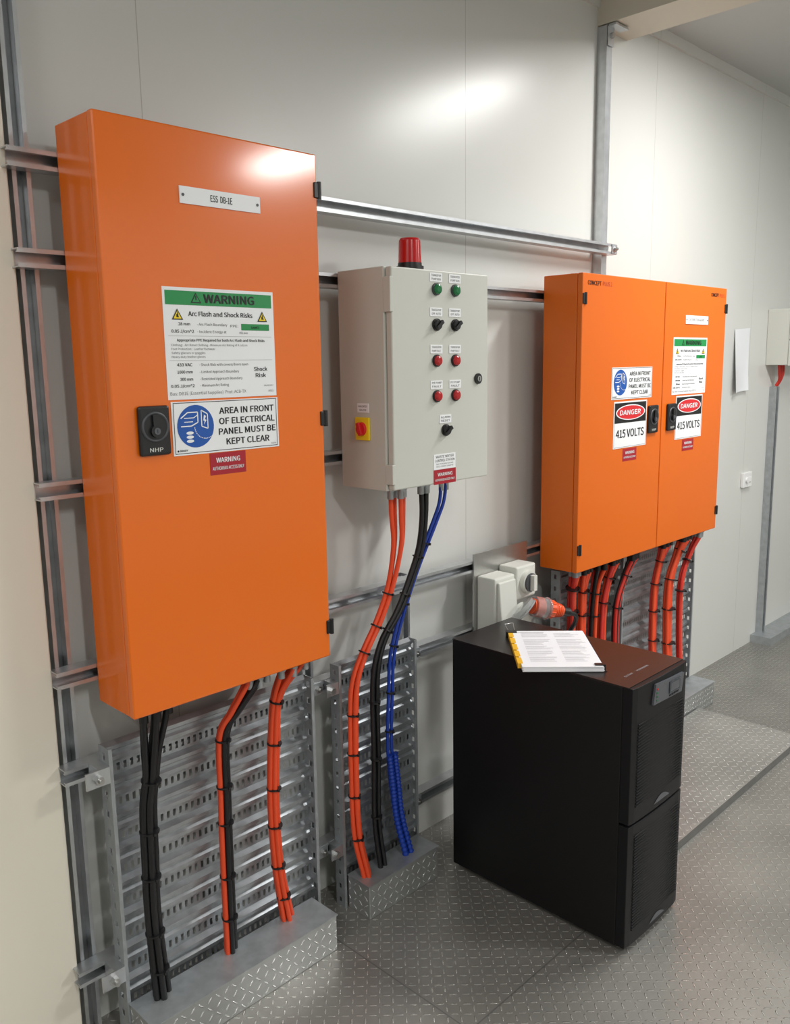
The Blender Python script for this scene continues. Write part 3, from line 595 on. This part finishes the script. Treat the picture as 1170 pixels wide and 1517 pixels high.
# ------------------------------------------------------------------ booklet
u=Vector((.68,-.733,0)); w=Vector((.733,.68,0)); D=Vector((2.045,1.488,UH+.0005))
def fp(a,c,z=0):
    p=D+u*a+w*c; return (p.x,p.y,D.z+z)
e=empty('document_stack',fp(.12,.18),'stack of printed pages with yellow tabs on the black cabinet','document')
MB().prism([(.0,.002),(.258,.004),(.262,.35),(.0,.358)],lambda p,a:fp(p[0],p[1],a),0,.0012,BLACKPL).done('back_cover',e,'black back cover')
b=MB()
for k in range(7):
    o=random.uniform(-.002,.002); o2=random.uniform(-.002,.002); pts=[(0+o,0+o2),(.247+o,0+o2),(.247+o,.355+o2),(0+o,.355+o2)]
    b.prism(pts,lambda p,a:fp(p[0],p[1],a),.0015+k*.0023,.0015+k*.0023+.0021,PAPER)
b.done('pages',e)
T=.0178
b=MB()
def bar(a0,a1,c,h,m): b.add([fp(a0,c,T),fp(a1,c,T),fp(a1,c+h,T),fp(a0,c+h,T)],[(0,1,2,3)],m)
bar(.02,.11,.336,.003,INKG)
for cx0,cx1 in ((.03,.125),(.14,.235)):
    for k in range(30):
        if k in (5,6,13,18,24): continue
        bar(cx0,cx0+(cx1-cx0)*random.uniform(.6,1),.325-k*.0095,.0016,INKL)
b.done('printed_lines',e)
b=MB()
for k in range(5): b.prism([(-.012,.03+.065*k),(.004,.03+.065*k),(.004,.085+.065*k),(-.012,.085+.065*k)],lambda p,a:fp(p[0],p[1],a),.002,.018,YTAB)
b.done('yellow_tabs',e)
b=MB(); b.prism([(-.018,.333),(.018,.333),(.018,.357),(-.018,.357)],lambda p,q:fp(p[0],p[1],q),0,.021,BLACKPL)
b.tube([fp(-.01,.357,.02),fp(-.02,.38,.035),fp(.01,.385,.037),fp(.012,.357,.021)],.0012,STEEL,6); b.done('binder_clip',e)
b=MB(); b.prism([(.222,.008),(.254,.008),(.254,.024),(.222,.024)],lambda p,q:fp(p[0],p[1],q),.0,.021,BLACKPL); b.done('binder_clip',e)

# ------------------------------------------------------------------ far wall things
b=MB(); n=10
def sh(i,z):
    t=i/n; f=1-(z-1.6)/.355
    return (4.83+.205*t+.05*(1-f)*.5, W-.004-.035*(1-t)**2*f-.02*t*t*(f**2), z+.012*t)
zs=[1.60+.355*k/8 for k in range(9)]
vv=[sh(i,z) for z in zs for i in range(n+1)]
b.add(vv,[(r_*(n+1)+i,r_*(n+1)+i+1,(r_+1)*(n+1)+i+1,(r_+1)*(n+1)+i) for r_ in range(8) for i in range(n)],PAPERG,True)
b.done('wall_document',None,'curled white printed sheet hanging on the wall','paper')
b=MB(); b.box(5.05,5.17,W-.02,W-.0005,1.03,1.12,WHPL); b.cyl((5.09,W-.02,1.075),(5.09,W-.03,1.075),.016,WHPL,n=20); b.box(5.125,5.15,W-.026,W-.02,1.06,1.09,WHPL); b.done('wall_switch',None,'small white switch plate on the wall','switch',bevel=.003)
e=empty('wall_enclosure',(5.5,W-.05,1.75),'light grey enclosure fixed to the wall with red cable below','electrical box')
b=MB(); b.box(5.32,5.78,W-.13,W-.0005,1.75,2.08,GREYBOX); b.done('body',e,bevel=.004)
b=MB(); b.box(5.315,5.785,W-.15,W-.132,1.90,2.085,GREYBOX); b.done('upper_cover',e,bevel=.004)
b=MB(); b.box(5.315,5.785,W-.15,W-.132,1.745,1.896,GREYBOX); b.done('lower_cover',e,bevel=.004)
e=empty('cable_bundle',(5.5,W-.06,1.45),'red cables dropping from the enclosure into the channel','cables')
for k in range(3): MB().tube(spline([(5.38+.035*k,W-.06,1.749),(5.39+.03*k,W-.06,1.70),(5.42+.012*k,W-.05,1.66),(5.425+.01*k,W-.03,1.625)]),.008,REDCAB).done('cable',e)
e=empty('cable_duct',(5.43,W-.02,.04),'tall galvanised channel running down to the floor','cable duct')
MB().prism(cprof(.05,.042),lambda p,a:(5.43+p[0],W-.0005-p[1],a),.05,1.62,GALVD).done('channel',e)
b=MB(); b.box(5.33,6.4,W-.13,W-.0005,0,.05,GALVD); b.done('foot_channel',e)

# ------------------------------------------------------------------ lights
def lamp(x,y,pw,L=1.2,wd=.14):
    e=empty('ceiling_light',(x,y,CZ),'long white ceiling batten light','ceiling light','ceiling batten lights')
    b=MB(); dx,dy=L/2,wd/2
    b.box(x-dx,x+dx,y-dy,y+dy,CZ-.05,CZ-.001,WHPL); b.done('housing',e)
    l=bpy.data.lights.new('lamp','AREA'); l.shape='RECTANGLE'; l.size=dx*2; l.size_y=dy*2; l.energy=pw; l.color=(1,.99,.97)
    o=bpy.data.objects.new('lamp_tube',l); C.objects.link(o); reg(o,(x,y,CZ-.055),e,None,None)
lamp(3.80,.80,62,.2,.9); lamp(4.1,-1.45,84,.3,.8); lamp(.4,-1.5,56,.15,1.2); lamp(7.4,-1.5,38,.15,1.2); lamp(-1.4,.6,36,.15,1.2)
wd=bpy.data.worlds.new('world'); wd.use_nodes=True; wd.node_tree.nodes['Background'].inputs[0].default_value=(.8,.85,.9,1); wd.node_tree.nodes['Background'].inputs[1].default_value=.3
bpy.context.scene.world=wd
bpy.context.scene.view_settings.view_transform='Standard'
# ------------------------------------------------------------------ camera
cd=bpy.data.cameras.new('camera'); cd.sensor_fit='VERTICAL'; cd.sensor_height=36; cd.lens=1267.64/1517*36; cd.clip_start=.05
co=bpy.data.objects.new('camera',cd); C.objects.link(co)
r=Vector((.7024,-.71163,-.01518)).normalized(); fw=Vector((.69928,.69387,-.17191)); fw=(fw-r*fw.dot(r)).normalized(); up=r.cross(fw)
M=Matrix.Identity(4)
for i in range(3): M[i][0]=r[i]; M[i][1]=up[i]; M[i][2]=-fw[i]
M[2][3]=1.8
co.matrix_world=M
bpy.context.scene.camera=co
